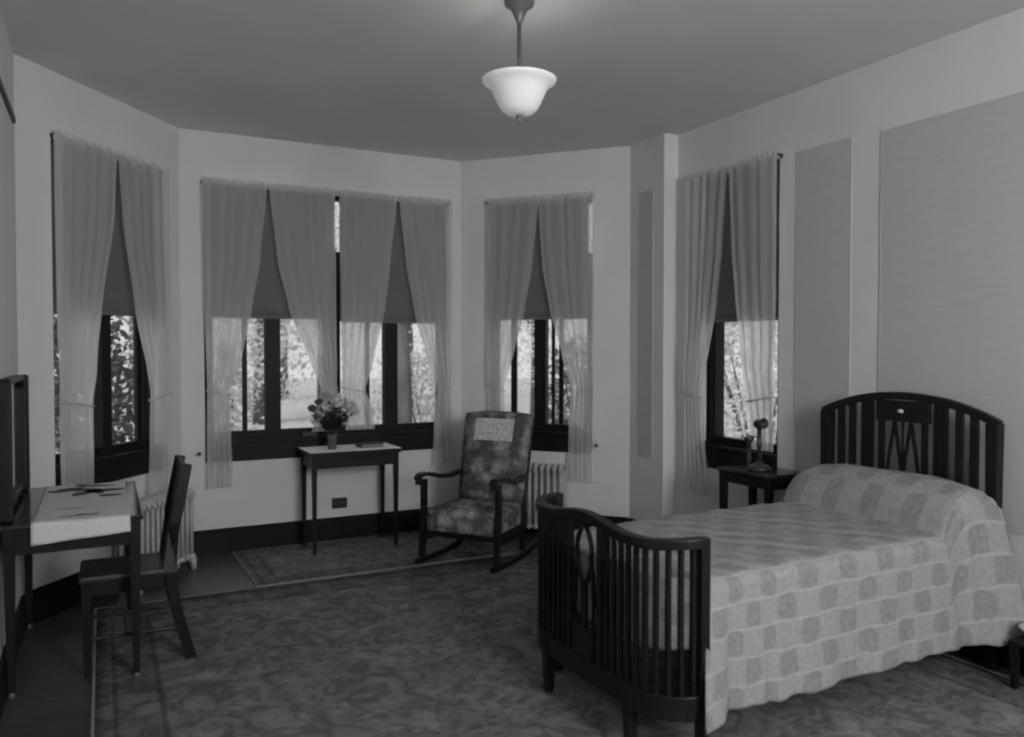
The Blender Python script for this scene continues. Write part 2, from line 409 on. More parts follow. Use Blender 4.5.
window(1, 'A', *OA, [(OA[0], OA[1], [(.765, .085)], [(1.15, .05)])])
window(2, 'B', *OB, [(OB[0], 1.13, [(.665, .11)], [(.46, .035)]), (1.13, OB[1], [(1.62, .11)], [(1.43, .035)])])
window(3, 'C', *OC, [(OC[0], OC[1], [(.70, .10)], [(.45, .05), (.80, .025), (.87, .035)])])
window(4, 'D', *OD, [(OD[0], OD[1], [(.345, .06)], [(.28, .03)])])

# roller blinds
def blind(k, s0, s1, zb, label):
    (x, y, z), a = wframe(k, s0)
    wd = s1 - s0; r = empty('roller_blind', label, 'window blind', (x, y, 0), a, 'dark roller blinds pulled half way down the windows')
    bm = B(); grid(bm, lambda u, v: Vector((u * wd, .028 + .003 * sin(u * 5 + v * 2), zb + v * (ZH - .035 - zb))), 12, 12)
    solid(obj('blind_cloth', bm, M['blind'], r, True), .002)
    bm = B(); tube(bm, [(0, .028, ZH - .03), (wd, .028, ZH - .03)], .016, 12); obj('roller', bm, M['blind'], r, True)
    bm = B(); box(bm, .01, wd - .01, .024, .034, zb - .008, zb + .016); obj('hem_bar', bm, M['blind'], r)
    return r
blind('A', OA[0] + .004, OA[1] - .045, 1.75, 'dark roller blind in the left bay window behind the desk')
blind('B', OB[0] + .004, 1.125, 1.765, 'dark roller blind in left half of the wide window behind the flowers')
blind('B', 1.185, OB[1] - .03, 1.745, 'dark roller blind in right half of the wide window behind the side table')
blind('C', OC[0] + .03, OC[1] - .045, 1.775, 'dark roller blind in the narrow window behind the rocking chair')
blind('D', OD[0] + .03, OD[1] - .03, 1.72, 'dark roller blind in the window beside the bed')

# sheer curtains: prof = [(z, outer s, inner s)] from top to bottom
def lerp_prof(prof, z):
    for (z0, a0, b0), (z1, a1, b1) in zip(prof, prof[1:]):
        if z <= z0 + 1e-9 and z >= z1 - 1e-9:
            t = (z0 - z) / (z0 - z1); t = t * t * (3 - 2 * t) * .35 + t * .65
            return a0 + (a1 - a0) * t, b0 + (b1 - b0) * t
    return prof[-1][1:]
def curtain(k, prof, label, seed, tie=1.2, off=.062):
    rnd = random.Random(seed)
    s_ref = prof[0][1]; (x, y, z), a = wframe(k, s_ref); sg = 1 if prof[0][2] > prof[0][1] else -1
    r = empty('sheer_curtain', label, 'curtain', (x, y, 0), a, 'white sheer curtains tied back at the windows')
    zt, zb = prof[0][0], prof[-1][0]; wd0 = abs(prof[0][2] - prof[0][1]); nf = max(3, int(wd0 / .092))
    ph = [rnd.uniform(-.5, .5) for _ in range(nf + 3)]; am = [rnd.uniform(.55, 1.3) for _ in range(nf + 3)]
    def f(u, v):
        z = zt + .0 - v * (zt - zb); o, i = lerp_prof(prof, z)
        comp = min(1, abs(i - o) / wd0)
        q = u * nf; k0 = int(min(q, nf - 1e-6)); fr_ = q - k0
        A_ = (am[k0] * (1 - fr_) + am[k0 + 1] * fr_)
        d = .009 * A_ * (1.15 - .35 * comp) * sin(2 * pi * q + ph[k0] * (1 - fr_) + ph[k0 + 1] * fr_)
        # uneven gathering, and a soft swell above the tie
        uu = u + .020 * sin(2 * pi * u * 2.3 + seed) * (u * (1 - u) * 4)
        s = o + (i - o) * uu
        sw = .012 * math.exp(-((z - tie - .18) / .15) ** 2)
        pinch = 1 - .55 * math.exp(-((z - tie) / .05) ** 2)
        return Vector((s - s_ref, -(off + d * pinch + sw), z))
    bm = B(); grid(bm, f, nf * 14, 60); obj('voile', bm, M['sheer'], r, True)
    # gathered heading above the rod
    def g(u, v):
        o, i = prof[0][1], prof[0][2]; s = o + (i - o) * u
        return Vector((s - s_ref, -(off + .005 * sin(u * nf * 5 * pi + seed) + .003 * sin(u * 57)), zt + v * (.032 + .002 * sin(u * 21 + seed))))
    bm = B(); grid(bm, g, nf * 12, 3); obj('heading', bm, M['sheer'], r, True)
    # tieback band
    o, i = lerp_prof(prof, tie); bm = B()
    pts = []
    for q in range(25):
        t = q / 24 * 2 * pi; cx = (o + i) / 2; rx = abs(i - o) / 2 + .008
        pts.append((cx + rx * cos(t) - s_ref, -(off + .027 * sin(t)), tie + .022 * cos(t) * (-sg)))
    tube(bm, pts, .005, 6); obj('tieback', bm, M['sheer_cord'], r)
    return r
T_ = 2.745
CA = curtain('A', [(T_, .215, .745), (2.35, .215, .715), (1.80, .22, .595), (1.4, .22, .525), (1.22, .225, .50), (.9, .23, .505), (.62, .24, .50)], 'sheer curtain at the left edge of the left bay window, nearest the mirror', 1)
curtain('A', [(T_, 1.28, .755), (2.35, 1.28, .79), (1.80, 1.28, .90), (1.4, 1.28, 1.0), (1.22, 1.28, 1.05), (.9, 1.275, 1.04), (.43, 1.27, 1.01)], 'sheer curtain above the radiator, right side of the left bay window', 2)
curtain('B', [(T_, .145, .607), (2.2, .15, .555), (1.85, .155, .495), (1.4, .165, .405), (1.2, .17, .325), (.9, .165, .335), (.50, .16, .345)], 'leftmost sheer curtain of the wide middle window', 3)
curtain('B', [(T_, 1.125, .622), (2.2, 1.13, .68), (1.85, 1.13, .76), (1.4, 1.13, .93), (1.2, 1.13, 1.01), (1.0, 1.13, .97), (.88, 1.13, .93)], 'sheer curtain just left of the middle post of the wide window, above the vase', 4)
curtain('B', [(T_, 1.16, 1.635), (2.2, 1.165, 1.575), (1.85, 1.17, 1.53), (1.4, 1.17, 1.42), (1.2, 1.17, 1.36), (1.05, 1.19, 1.42), (.88, 1.2, 1.44)], 'sheer curtain just right of the middle post of the wide window, above the flowers', 5)
curtain('B', [(T_, 2.125, 1.655), (2.2, 2.12, 1.715), (1.85, 2.12, 1.78), (1.4, 2.12, 1.90), (1.2, 2.11, 1.985), (.9, 2.13, 1.955), (.56, 2.16, 1.94)], 'rightmost sheer curtain of the wide middle window, beside the rocking chair', 6)
curtain('C', [(T_, 0.270, 0.725), (2.2, 0.270, 0.670), (1.85, 0.270, 0.605), (1.5, 0.270, 0.515), (1.2, 0.275, 0.420), (.9, 0.275, 0.425), (.50, 0.275, 0.445)], 'sheer curtain left side of the narrow window, behind the rocking chair', 7)
curtain('C', [(T_, 1.195, 0.720), (2.2, 1.190, 0.755), (1.85, 1.190, 0.820), (1.5, 1.185, 0.920), (1.2, 1.180, 1.005), (.9, 1.180, 0.985), (.46, 1.185, 0.970)], 'sheer curtain right side of the narrow window, above the radiator end', 8)
curtain('D', [(T_, 0.140, 0.600), (2.2, 0.145, 0.555), (1.85, 0.150, 0.505), (1.5, 0.155, 0.430), (1.2, 0.155, 0.345), (.9, 0.155, 0.385), (.50, 0.155, 0.445)], 'sheer curtain left side of the window beside the bed', 9)
curtain('D', [(T_, 1.05, .62), (2.2, 1.05, .65), (1.85, 1.05, .69), (1.5, 1.045, .75), (1.2, 1.04, .81), (1.0, 1.04, .84), (.87, 1.04, .85)], 'sheer curtain right side of the window beside the bed, above the telephone', 10)
def rod(k, s0, s1, label):
    (x, y, z), a = wframe(k, s0); r = empty('curtain_rod', label, 'curtain rod', (x, y, T_ + .002), a, 'thin curtain rods over the windows')
    bm = B(); tube(bm, [(0, -.050, .008), (s1 - s0, -.050, .008)], .0035, 8); obj('rod', bm, M['sheer_cord'], r, True)
    for s in (0, s1 - s0):
        bm = B(); box(bm, s - .004, s + .004, -.054, 0, .003, .013); box(bm, s - .010, s + .010, -.005, 0, -.012, .012); obj('bracket', bm, M['metal'], r)
rod('A', .265, 1.25, 'thin dark curtain rod over the left bay window behind the desk')
rod('B', .155, 2.115, 'long thin curtain rod over the wide middle window')
rod('C', .245, 1.165, 'thin curtain rod over the narrow window behind the rocking chair')
rod('D', .15, 1.03, 'thin curtain rod over the window beside the bed')
def hook(k, s, z, label):
    (x, y, _), a = wframe(k, s, z); bm = B()
    lathe(bm, [(.006, 0), (.006, .02), (.014, .024), (.016, .032), (.010, .038)], n=12)
    bmesh.ops.rotate(bm, verts=bm.verts, cent=(0, 0, 0), matrix=Matrix.Rotation(radians(90), 3, 'X'))
    T(obj('curtain_hook', bm, M['metal'], loc=(x, y, z), rz=a, smooth=True), label, 'curtain hook', 'small dark curtain hooks on the walls')
hook('B', .115, .755, 'small dark round curtain hook on wall left of the wide window curtain')
hook('C', 1.205, .75, 'small dark round curtain hook on wall right of the narrow window curtain')

# outlet under the wide window
(x, y, _), a = wframe('B', 1.165)
o = empty('wall_outlet', 'dark rectangular outlet plate on the wall under the side table', 'outlet', (x, y, .295), a)
obj('plate', box(B(), -.062, .062, -.007, 0, -.042, .042), M['outlet'], o, bevel=.002)
for s in (-1, 1): obj('socket', lathe(B(), [(.016, 0), (.016, .004)], n=16), M['metal'], o).matrix_local = Matrix.Translation((s * .028, -.006, 0)) @ Matrix.Rotation(radians(90), 4, 'X')

# ------------------------------------------------------------------ pendant lamp
o = empty('pendant_lamp', 'pendant ceiling light with flared white glass bowl on a slim stem', 'ceiling light', (.033, 3.70, H))
bm = B(); lathe(bm, [(.066, 0), (.070, -.012), (.066, -.03), (.040, -.045), (.026, -.075), (.016, -.10), (.013, -.11)], n=32); obj('canopy', bm, M['brass'], o, True)
bm = B(); lathe(bm, [(.010, -.10), (.010, -.30), (.013, -.305), (.013, -.32), (.010, -.325), (.012, -.52)], n=16); obj('stem', bm, M['brass'], o, True)
zr = -.365
pr = [(.171, zr), (.166, zr - .012), (.150, zr - .022), (.132, zr - .036), (.118, zr - .066), (.098, zr - .108), (.082, zr - .135), (.062, zr - .152), (.03, zr - .160), (.006, zr - .161)]
inn = [(r - .005 if r > .01 else .006, z + .005) for r, z in pr[::-1]]
bm = B(); lathe(bm, pr + inn[:-1] + [(.166, zr + .003)], n=48, closed=True); obj('glass_bowl', bm, M['bowl'], o, True)
bm = B(); lathe(bm, [(.004, zr - .15), (.016, zr - .163), (.014, zr - .17), (.007, zr - .178), (.010, zr - .188), (.002, zr - .198)], n=16); obj('finial', bm, M['brass'], o, True)
bm = B(); lathe(bm, [(.01, zr - .02), (.022, zr - .04), (.03, zr - .08), (.02, zr - .11), (.004, zr - .12)], n=16); ob = obj('bulb', bm, M['bowl'], o, True)
lamp('pendant_glow', 'POINT', (.033, 3.70, H + zr + .02), .9, .08)

# ------------------------------------------------------------------ radiators
def radiator(k, s0, s1, off, zt, label):
    (x, y, z), a = wframe(k, s0); L = s1 - s0; n = int(L / .05)
    r = empty('radiator', label, 'radiator', (x, y, 0), a, 'white cast iron radiators below the bay windows')
    for i in range(n):
        cx = L / n / 2 + i * L / n; bm = B()
        for dy in (.03, .085, .14):
            tube(bm, [(cx, -off - dy, .08), (cx, -off - dy, zt - .03), ], .014, 8)
        prof = [(cx, -off - .015, zt - .045), (cx, -off - .02, zt - .015), (cx, -off - .06, zt), (cx, -off - .11, zt), (cx, -off - .15, zt - .015), (cx, -off - .155, zt - .045)]
        tube(bm, prof, .018, 8)
        tube(bm, [(cx, -off - .012, .09), (cx, -off - .158, .09)], .020, 8)
        if i in (0, n - 1):
            taper(bm, cx, -off - .145, 0, .09, .017, .022, 0, -.012); taper(bm, cx, -off - .03, 0, .09, .017, .022)
        obj('section', bm, M['white_metal'], r, True)
    for zz in (.09, zt - .05): obj('manifold', tube(B(), [(.02, -off - .085, zz), (L - .03, -off - .085, zz)], .019, 10), M['white_metal'], r, True)

    bm = B(); tube(bm, [(L - .03, -off - .085, .09), (L + .02, -off - .085, .09), (L + .035, -off - .085, .08), (L + .035, -off - .085, 0)], .013, 8)
    lathe(bm, [(.02, .07), (.02, .12), (.012, .125), (.012, .15), (.022, .152), (.022, .168)], L + .035, -off - .085, 12); obj('valve', bm, M['white_metal'], r, True)
    return r
radiator('A', .62, 1.26, .10, .55, 'white radiator under left bay window, behind the wooden chair')
radiator('C', .24, .985, .05, .585, 'white radiator under the narrow window, behind the rocking chair')

# ------------------------------------------------------------------ side table with flowers
(x, y, z), a = wframe('B', 1.175)
TH = .765
o = empty('side_table', 'small rectangular side table with pale top and thin dark legs under the wide window', 'table', (x, y, 0), a)
y0, y1 = -.455, -.055; hx = .355
obj('tabletop', box(B(), -hx, hx, y0, y1, TH - .022, TH - .002), M['wood'], o, bevel=.003)
obj('table_cover', box(B(), -hx + .006, hx - .006, y0 + .006, y1 - .006, TH - .002, TH), M['pale_top'], o)
obj('top_rim', box(B(), -hx + .008, hx - .008, y0 + .008, y1 - .008, TH - .034, TH - .02), M['wood'], o)
bm = B(); box(bm, -hx + .04, hx - .04, y0 + .03, y0 + .048, TH - .125, TH - .034); box(bm, -hx + .04, hx - .04, y1 - .048, y1 - .03, TH - .125, TH - .034)
box(bm, -hx + .03, -hx + .048, y0 + .03, y1 - .03, TH - .125, TH - .034); box(bm, hx - .048, hx - .03, y0 + .03, y1 - .03, TH - .125, TH - .034); obj('apron', bm, M['wood'], o)
for sx in (-1, 1):
    for yy in (y0 + .04, y1 - .04): obj('leg', taper(B(), sx * (hx - .04), yy, 0, TH - .034, .011, .019), M['wood'], o)
def onwall(k, s, off, z): return wp(k, s, off, z)
vp = onwall('B', 1.035, .27, TH)
o = empty('vase', 'clear glass flower vase on the pale side table', 'vase', vp)
pr = [(.030, 0), (.036, .006), (.032, .03), (.030, .06), (.034, .09), (.042, .11)]
obj('vase_body', lathe(B(), pr + [(r - .004, max(z, .01)) for r, z in pr[::-1]], n=24, closed=True), M['vase'], o, True)
obj('water', lathe(B(), [(.026, .012), (.027, .03), (.025, .07), (.026, .075)], n=20), M['vase'], o, True)
# blossoms, each with stem and leaves: (dx along wall, dz above table, depth offset, radius, dark)
fl = [(-.105, .36, -.02, .030, 1), (-.150, .31, 0, .032, 1), (-.085, .27, .02, .045, 0), (-.03, .33, .01, .045, 0), (.03, .37, -.02, .050, 0), (.085, .34, .01, .045, 0),
      (.14, .315, 0, .045, 0), (.17, .28, -.01, .035, 0), (.06, .27, .04, .042, 0), (-.02, .25, .05, .04, 0), (.10, .24, .02, .035, 0), (-.12, .22, .01, .035, 0), (0, .42, -.03, .036, 0)]
(wx, wy, _), wa = wframe('B', 0)
dB = W['B'][1]; nB = Vector((dB.y, -dB.x))
def petals(bm, c, r, seed):
    rn = random.Random(seed)
    for ring, (n, tilt, rr) in enumerate(((9, .35, 1.0), (7, .8, .8), (5, 1.2, .5))):
        for i in range(n):
            an = 2 * pi * i / n + ring * .4 + rn.uniform(-.15, .15)
            d = Vector((cos(an) * cos(tilt), sin(an) * cos(tilt), sin(tilt))); s = Vector((-sin(an), cos(an), 0))
            p = [c, c + d * r * rr * .5 + s * r * .28, c + d * r * rr + s * r * .16 + Vector((0, 0, -.15 * r)), c + d * r * rr - s * r * .16 + Vector((0, 0, -.15 * r)), c + d * r * rr * .5 - s * r * .28]
            up_ = Vector((0, 0, .05 * r))
            bm.faces.new([bm.verts.new(q) for q in p]); bm.faces.new([bm.verts.new(q - up_) for q in p[::-1]])
    bmesh.ops.create_icosphere(bm, subdivisions=1, radius=r * .35, matrix=Matrix.Translation(c + Vector((0, 0, r * .2))))
names = {0: 'dark blossom standing highest at the left of the bouquet', 1: 'dark blossom reaching farthest left over the table', 12: 'pale blossom at the very top of the bouquet', 7: 'pale blossom reaching farthest right in the bouquet'}
for i, (dx, dz, dn, r, dk) in enumerate(fl):
    fo = empty('flower', names.get(i, 'pale blossom within the loose bouquet in the glass vase'), 'flower', vp, 0, 'flowers in the glass vase')
    top = Vector((dB.x * dx + nB.x * (.0 - dn), dB.y * dx + nB.y * (.0 - dn), dz))
    bas = Vector((dB.x * dx * .06, dB.y * dx * .06, .02 + .002 * i)); neck = Vector((dB.x * dx * .15, dB.y * dx * .15, .14))
    pts = [bas, neck, neck.lerp(top, .5) + Vector((0, 0, .015)), top]
    obj('stem', tube(B(), pts, .0022, 5), M['leaf'], fo)
    bm = B(); petals(bm, Vector((0, 0, 0)), r * 1.25, i); bmesh.ops.rotate(bm, verts=bm.verts, cent=(0, 0, 0), matrix=Vector((0, 0, 1)).rotation_difference(Vector((.35 * sin(i * 2.1), -.75, .5 + .3 * cos(i)))).to_matrix()); bmesh.ops.translate(bm, verts=bm.verts, vec=top); obj('blossom', bm, M['bloom_dark' if dk else 'bloom'], fo)
    bm = B(); rn = random.Random(i + 50)
    for q in range(70):
        t = rn.uniform(.12, .82); c = neck.lerp(top, t) + Vector((rn.gauss(0, .018), rn.gauss(0, .018), rn.gauss(0, .012) - .01))
        d = Vector((rn.uniform(-1, 1), rn.uniform(-1, 1), rn.uniform(-.4, .8))).normalized(); s = d.cross(Vector((0, 0, 1))).normalized(); l = rn.uniform(.028, .055)
        bm.faces.new([bm.verts.new(v) for v in (c, c + d * l * .5 + s * l * .2, c + d * l, c + d * l * .5 - s * l * .2)])
    obj('leaves', bm, M['leaf'], fo)
# book lying on the table
bp_ = onwall('B', 1.335, .26, TH)
o = empty('book', 'dark closed book lying flat on the right of the pale side table', 'book', bp_, wa + .1)
bm = B(); box(bm, -.095, .095, -.06, .06, 0, .004); box(bm, -.095, .095, -.06, .06, .022, .026); box(bm, -.097, -.092, -.06, .06, 0, .026); obj('cover', bm, M['book'], o, bevel=.001)
obj('pages', box(B(), -.092, .088, -.055, .055, .004, .022), M['paper'], o)
# small dark tray leaning in the window left of the vase
bp_ = onwall('B', .93, -.0, .845)
o = empty('trinket_box', 'small dark box on the window sill left of the vase', 'box', bp_, wa)
bm = B(); box(bm, -.06, .06, -.022, .022, 0, .022); obj('box_body', bm, M['metal'], o, bevel=.003)
bm = B(); box(bm, -.063, .063, -.024, .024, .022, .030); obj('lid', bm, M['book'], o, bevel=.002)

# ------------------------------------------------------------------ rocking chair (local: x = sitter's left/right, -y = front)
ra = radians(-25)
rc = empty('rocking_chair', 'wooden rocking chair upholstered in floral tapestry, beside the side table', 'rocking chair', (-.359, 5.566, 0), ra)
def rk(yy):  # runner height
    return .012 + .09 * ((yy - .30) / .5) ** 2 * (1.0 if yy > .30 else .25)
for sx in (-1, 1):
    x = sx * .295; pts = [(x, -.10 + i * .05, rk(-.10 + i * .05) + .012) for i in range(20)]
    obj('runner', tube(B(), pts, 0, rect=(.016, .019)), M['wood'], rc, bevel=.003)
    bm = B(); tube(bm, [(x, -.03, rk(-.03) + .02), (x, -.015, .25), (x, .0, .40), (x, .0, .60)], [.0] * 4, rect=(.019, .022)); obj('front_leg', bm, M['wood'], rc, bevel=.004)
    bm = B(); tube(bm, [(x * .88, .47, rk(.47) + .02), (x * .88, .49, .33), (x * .87, .55, .60), (x * .87, .61, .85), (x * .86, .65, 1.0)], 0, rect=(.017, .020)); obj('back_post', bm, M['wood'], rc, bevel=.004)
    # arm: scrolled front, dipping towards the back
    ap = [(x, -.045, .578), (x, -.078, .584), (x, -.092, .608), (x, -.062, .634), (x, 0, .638), (x, .10, .622), (x, .22, .590), (x * .97, .36, .578), (x * .93, .50, .592)]
    obj('arm', tube(B(), ap, 0, rect=(.028, .014)), M['wood'], rc, bevel=.006)
    bm = B(); box(bm, min(x, x - sx * .02), max(x, x - sx * .02), .0, .46, .205, .245); box(bm, min(x, x - sx * .02), max(x, x - sx * .02), .0, .46, .17, .19); obj('side_rail', bm, M['wood'], rc)
bm = B(); box(bm, -.285, .285, -.02, .0, .205, .245); obj('front_rail', bm, M['wood'], rc, bevel=.004)
bm = B(); box(bm, -.255, .255, .46, .48, .20, .25); obj('rear_rail', bm, M['wood'], rc, bevel=.004)
def cushion(nx, ny, fn):
    bm = B(); bmesh.ops.create_cube(bm, size=2); bmesh.ops.subdivide_edges(bm, edges=bm.edges[:], cuts=9, use_grid_fill=True)
    for v in bm.verts:
        p = v.co.copy(); v.co = fn(p)
    return bm
def seatf(p):
    rx = 1 - .035 * abs(p.y) ** 6; ry = 1 - .03 * abs(p.x) ** 6
    e = (1 - abs(p.x) ** 5) * (1 - abs(p.y) ** 5)
    z = .315 + p.z * .07 + (p.z > 0) * .028 * e
    return Vector((p.x * .272 * rx, .225 + p.y * .25 * ry, z + (abs(p.z) < .99) * 0))
obj('seat', cushion(0, 0, seatf), M['floral'], rc, True)
def backf(p):
    t = (p.z + 1) / 2; z = .385 + t * .645; y = .475 + t * .145 + p.y * .035 - (p.y < 0) * .022 * (1 - abs(p.x) ** 4) * (1 - abs(p.z) ** 4)
    x = p.x * (.262 + .012 * t) * (1 - .02 * abs(p.z) ** 8)
    z += .012 * (t > .95) * (1 - p.x * p.x)
    return Vector((x, y, z))
obj('backrest', cushion(0, 0, backf), M['floral'], rc, True)
bm = B(); tube(bm, [(-.262, .655, 1.015), (-.12, .66, 1.03), (.12, .66, 1.03), (.262, .655, 1.015)], 0, rect=(.014, .016)); obj('crest_rail', bm, M['wood'], rc, bevel=.004)
# lace headrest cover pinned on the back
an = empty('antimacassar', 'white crocheted headrest cloth pinned on the rocking chair back', 'headrest cloth', rc.location, ra)
def lacef(u, v):
    x = -.165 + u * .32; t = .70 + v * .25; z = .385 + t * .645
    y = .475 + t * .145 - .035 - .026 * (1 - abs(x / .27) ** 4) * (1 - abs(2 * t - 1) ** 4) - .004
    return Vector((x, y, z))
solid(obj('lace', grid(B(), lacef, 16, 10), M['lace'], an), .003)

# ------------------------------------------------------------------ dressing desk on the left wall (local: x along wall toward camera, y into room)
dk = empty('dressing_desk', 'dark wooden desk with tall mirror against the left wall', 'desk', (*P0, 0), radians(-63))
X0, X1, Y0, Y1, DH = .02, 1.075, .005, .57, .765
bm = B(); box(bm, X0, X1, Y0, Y1, DH - .022, DH); obj('desktop', bm, M['wood_top'], dk, bevel=.006)
bm = B(); box(bm, X0 + .02, X1 - .02, Y1 - .045, Y1 - .025, DH - .135, DH - .022); box(bm, X0 + .02, X1 - .02, Y0 + .01, Y0 + .03, DH - .135, DH - .022)
box(bm, X0 + .02, X0 + .04, Y0 + .01, Y1 - .025, DH - .135, DH - .022); box(bm, X1 - .04, X1 - .02, Y0 + .01, Y1 - .025, DH - .135, DH - .022); obj('apron', bm, M['wood'], dk)
dr = obj('drawer', box(B(), X0 + .25, X1 - .25, Y1 - .024, Y1 - .012, DH - .122, DH - .032), M['wood'], dk, bevel=.003)
for q in (-.14, .14):
    bm = B(); lathe(bm, [(.008, 0), (.008, .012), (.014, .016), (.012, .026)], n=12); kn = obj('knob', bm, M['brass'], dr, True)
    kn.matrix_local = Matrix.Translation(((X0 + X1) / 2 + q, Y1 - .012, DH - .077)) @ Matrix.Rotation(radians(-90), 4, 'X')
for xx in (X0 + .035, X1 - .035):
    for yy in (Y0 + .035, Y1 - .035): 
        lg = obj('leg', taper(B(), xx, yy, .03, DH - .022, .014, .024), M['wood'], dk, bevel=.002)
        obj('caster', lathe(B(), [(.008, 0), (.014, .006), (.014, .022), (.008, .030)], xx, yy, 12), M['brass'], lg, True)
# mirror standing at the back of the desk
def arch(x0, x1, z0, z1, r=.06):
    pts = [(x0, .022, z0)]
    for q in range(7): t = pi - q / 6 * pi / 2; pts.append((x0 + r + r * cos(t), .022, z1 - r + r * sin(t)))
    for q in range(7): t = pi / 2 - q / 6 * pi / 2; pts.append((x1 - r + r * cos(t), .022, z1 - r + r * sin(t)))
    pts.append((x1, .022, z0)); return pts
bm = B(); tube(bm, arch(.20, .95, DH + .04, 1.38), 0, rect=(.022, .014)); tube(bm, [(.14, .022, DH + .05), (.97, .022, DH + .05)], 0, rect=(.012, .022)); mf = obj('mirror_frame', bm, M['wood'], dk, bevel=.004)
obj('mirror_glass', box(B(), .22, .93, .014, .020, DH + .06, 1.36), M['mirror'], mf)
for xx in (.10, 1.0):
    bm = B(); tube(bm, [(xx, .022, DH - .002), (xx, .022, 1.30), (xx, .022, 1.39)], 0, rect=(.034, .014)); obj('mirror_post', bm, M['wood'], dk, bevel=.015)
# cloth runner on the desk, hanging over the near end
cl = empty('table_runner', 'white embroidered cloth laid over the dark desk and hanging over its near end', 'tablecloth', dk.location, radians(-63))
def runf(u, v):
    yy = .125 + u * .39; L = v * 1.165
    if L < 1.035: xx, zz = X0 + .02 + L, DH + .003 + .0012 * sin(u * 9 + L * 7)
    else:
        d = L - 1.035; xx, zz = X1 + .006 + .004 * sin(u * 11) * d / .13, DH + .003 - d * (.56 + .18 * (1 - u)); yy += .012 * (1 - 2 * u) * -d
    return Vector((xx, yy, zz))
solid(obj('linen', grid(B(), runf, 24, 60), M['white_cloth'], cl, True), .002)
bm = B(); rn = random.Random(3)
def leafshape(bm, cx, cy, L, wd, an, z):
    pts = []
    for q in range(14):
        t = 2 * pi * q / 14; px, py = L * cos(t), wd * sin(t) * (1 - .35 * cos(t)); pts.append((cx + px * cos(an) - py * sin(an), cy + px * sin(an) + py * cos(an)))
    return prism(bm, pts, z, z + .0012)
zc = DH + .0055
for (cx, cy, L, wd, an) in [(.28, .33, .07, .022, 1.2), (.33, .37, .065, .020, .4), (.25, .25, .06, .022, 2.0), (.31, .42, .085, .022, 1.7), (.22, .39, .07, .013, 1.2), (.35, .30, .055, .02, -.5), (.40, .44, .05, .016, 1.5), (.20, .30, .04, .014, .3), (.28, .20, .05, .018, 1.5)]: leafshape(bm, .25 + (cx - .28) * 1.9, cy, L * 1.15, wd * 1.9, an, zc)
obj('embroidery', bm, M['dark_thread'], cl)
for (cx, cy, L, wd, an) in [(.97, .33, .035, .010, 1.4), (.99, .27, .045, .005, 1.6), (.97, .37, .022, .008, 1.9), (.80, .27, .055, .004, 1.5)]:
    obj('embroidery', leafshape(B(), cx, cy, L, wd, an, zc), M['dark_thread'], cl)

# ------------------------------------------------------------------ wooden chair at the desk (local frame of the left wall)
ch = empty('desk_chair', 'dark wooden side chair with leather seat pushed in at the desk', 'chair', (*P0, 0), radians(-63))
cs0, cs1, cy0, cy1 = .54, .93, .30, .70
obj('seat', box(B(), cs0 + .01, cs1 - .01, cy0, cy1, .43, .465), M['seat_leather'], ch, bevel=.012)
bm = B(); box(bm, cs0 + .02, cs1 - .02, cy0 + .02, cy1 - .01, .37, .43); obj('seat_frame', bm, M['wood'], ch)
for xx in (cs0 + .02, cs1 - .02):
    obj('leg', taper(B(), xx, cy0 + .03, 0, .43, .014, .021), M['wood'], ch, bevel=.002)
    bm = B(); tube(bm, [(xx, cy1 + .085, .0), (xx, cy1 + .02, .25), (xx, cy1 - .01, .45), (xx, cy1 + .015, .68), (xx, cy1 + .07, .965)], 0, rect=(.018, .026)); obj('back_post', bm, M['wood'], ch, bevel=.004)
bm = B(); tube(bm, [(cs0 + .02, cy1 + .062, .925), (cs1 - .02, cy1 + .062, .925)], 0, rect=(.010, .035)); obj('crest_rail', bm, M['wood'], ch, bevel=.004)
bm = B(); tube(bm, [(cs0 + .02, cy1 - .004, .50), (cs1 - .02, cy1 - .004, .50)], 0, rect=(.009, .018)); obj('lower_rail', bm, M['wood'], ch, bevel=.003)
for q in range(3):
    xx = cs0 + .095 + q * .1; bm = B(); tube(bm, [(xx, cy1 - .004, .50), (xx, cy1 + .018, .70), (xx, cy1 + .058, .91)], 0, rect=(.026, .006)); obj('back_slat', bm, M['wood'], ch)
for xx in (cs0 + .02, cs1 - .02): obj('stretcher', tube(B(), [(xx, cy0 + .03, .17), (xx, cy1 + .035, .17)], .009, 8), M['wood'], ch)
obj('stretcher', tube(B(), [(cs0 + .02, .5, .17), (cs1 - .02, .5, .17)], .009, 8), M['wood'], ch)

# ------------------------------------------------------------------ bed (local: x across toward camera side, y toward the head)
bth = radians(-62.16)
bed = empty('bed', 'dark wooden bed with slatted arched headboard and curved slatted footboard', 'bed', (.299, 3.239, 0), bth)
# footboard plan: flat front with rounded ends
fb_half = .505
def foot_path(n=48):
    pts = []
    R = .19
    for q in range(9): t = pi / 2 * q / 8; pts.append((-fb_half + R * (1 - cos(t)), R * .9 * (1 - sin(t)) + .0))
    for q in range(1, 24): pts.append((-fb_half + R + (2 * fb_half - 2 * R) * q / 24, -.006 * sin(pi * q / 24)))
    for q in range(9): t = pi / 2 * (1 - q / 8); pts.append((fb_half - R * (1 - cos(t)), R * .9 * (1 - sin(t))))
    return pts
FP = foot_path()
def path_at(x):
    for (x0, y0), (x1, y1) in zip(FP, FP[1:]):
        if x0 <= x <= x1: t = (x - x0) / max(x1 - x0, 1e-6); return y0 + (y1 - y0) * t
    return FP[-1][1]
def ftop(x): 
    a = abs(x)
    h = .035 * (.5 + .5 * cos(pi * min(a / .30, 1))) 
    return .822 + h + (.012 * max(0, (a - .40) / .12) if a > .40 else 0)
fb = obj('footboard', tube(B(), [(x, y, ftop(x)) for x, y in FP], 0, rect=(.024, .019)), M['wood'], bed, bevel=.006)
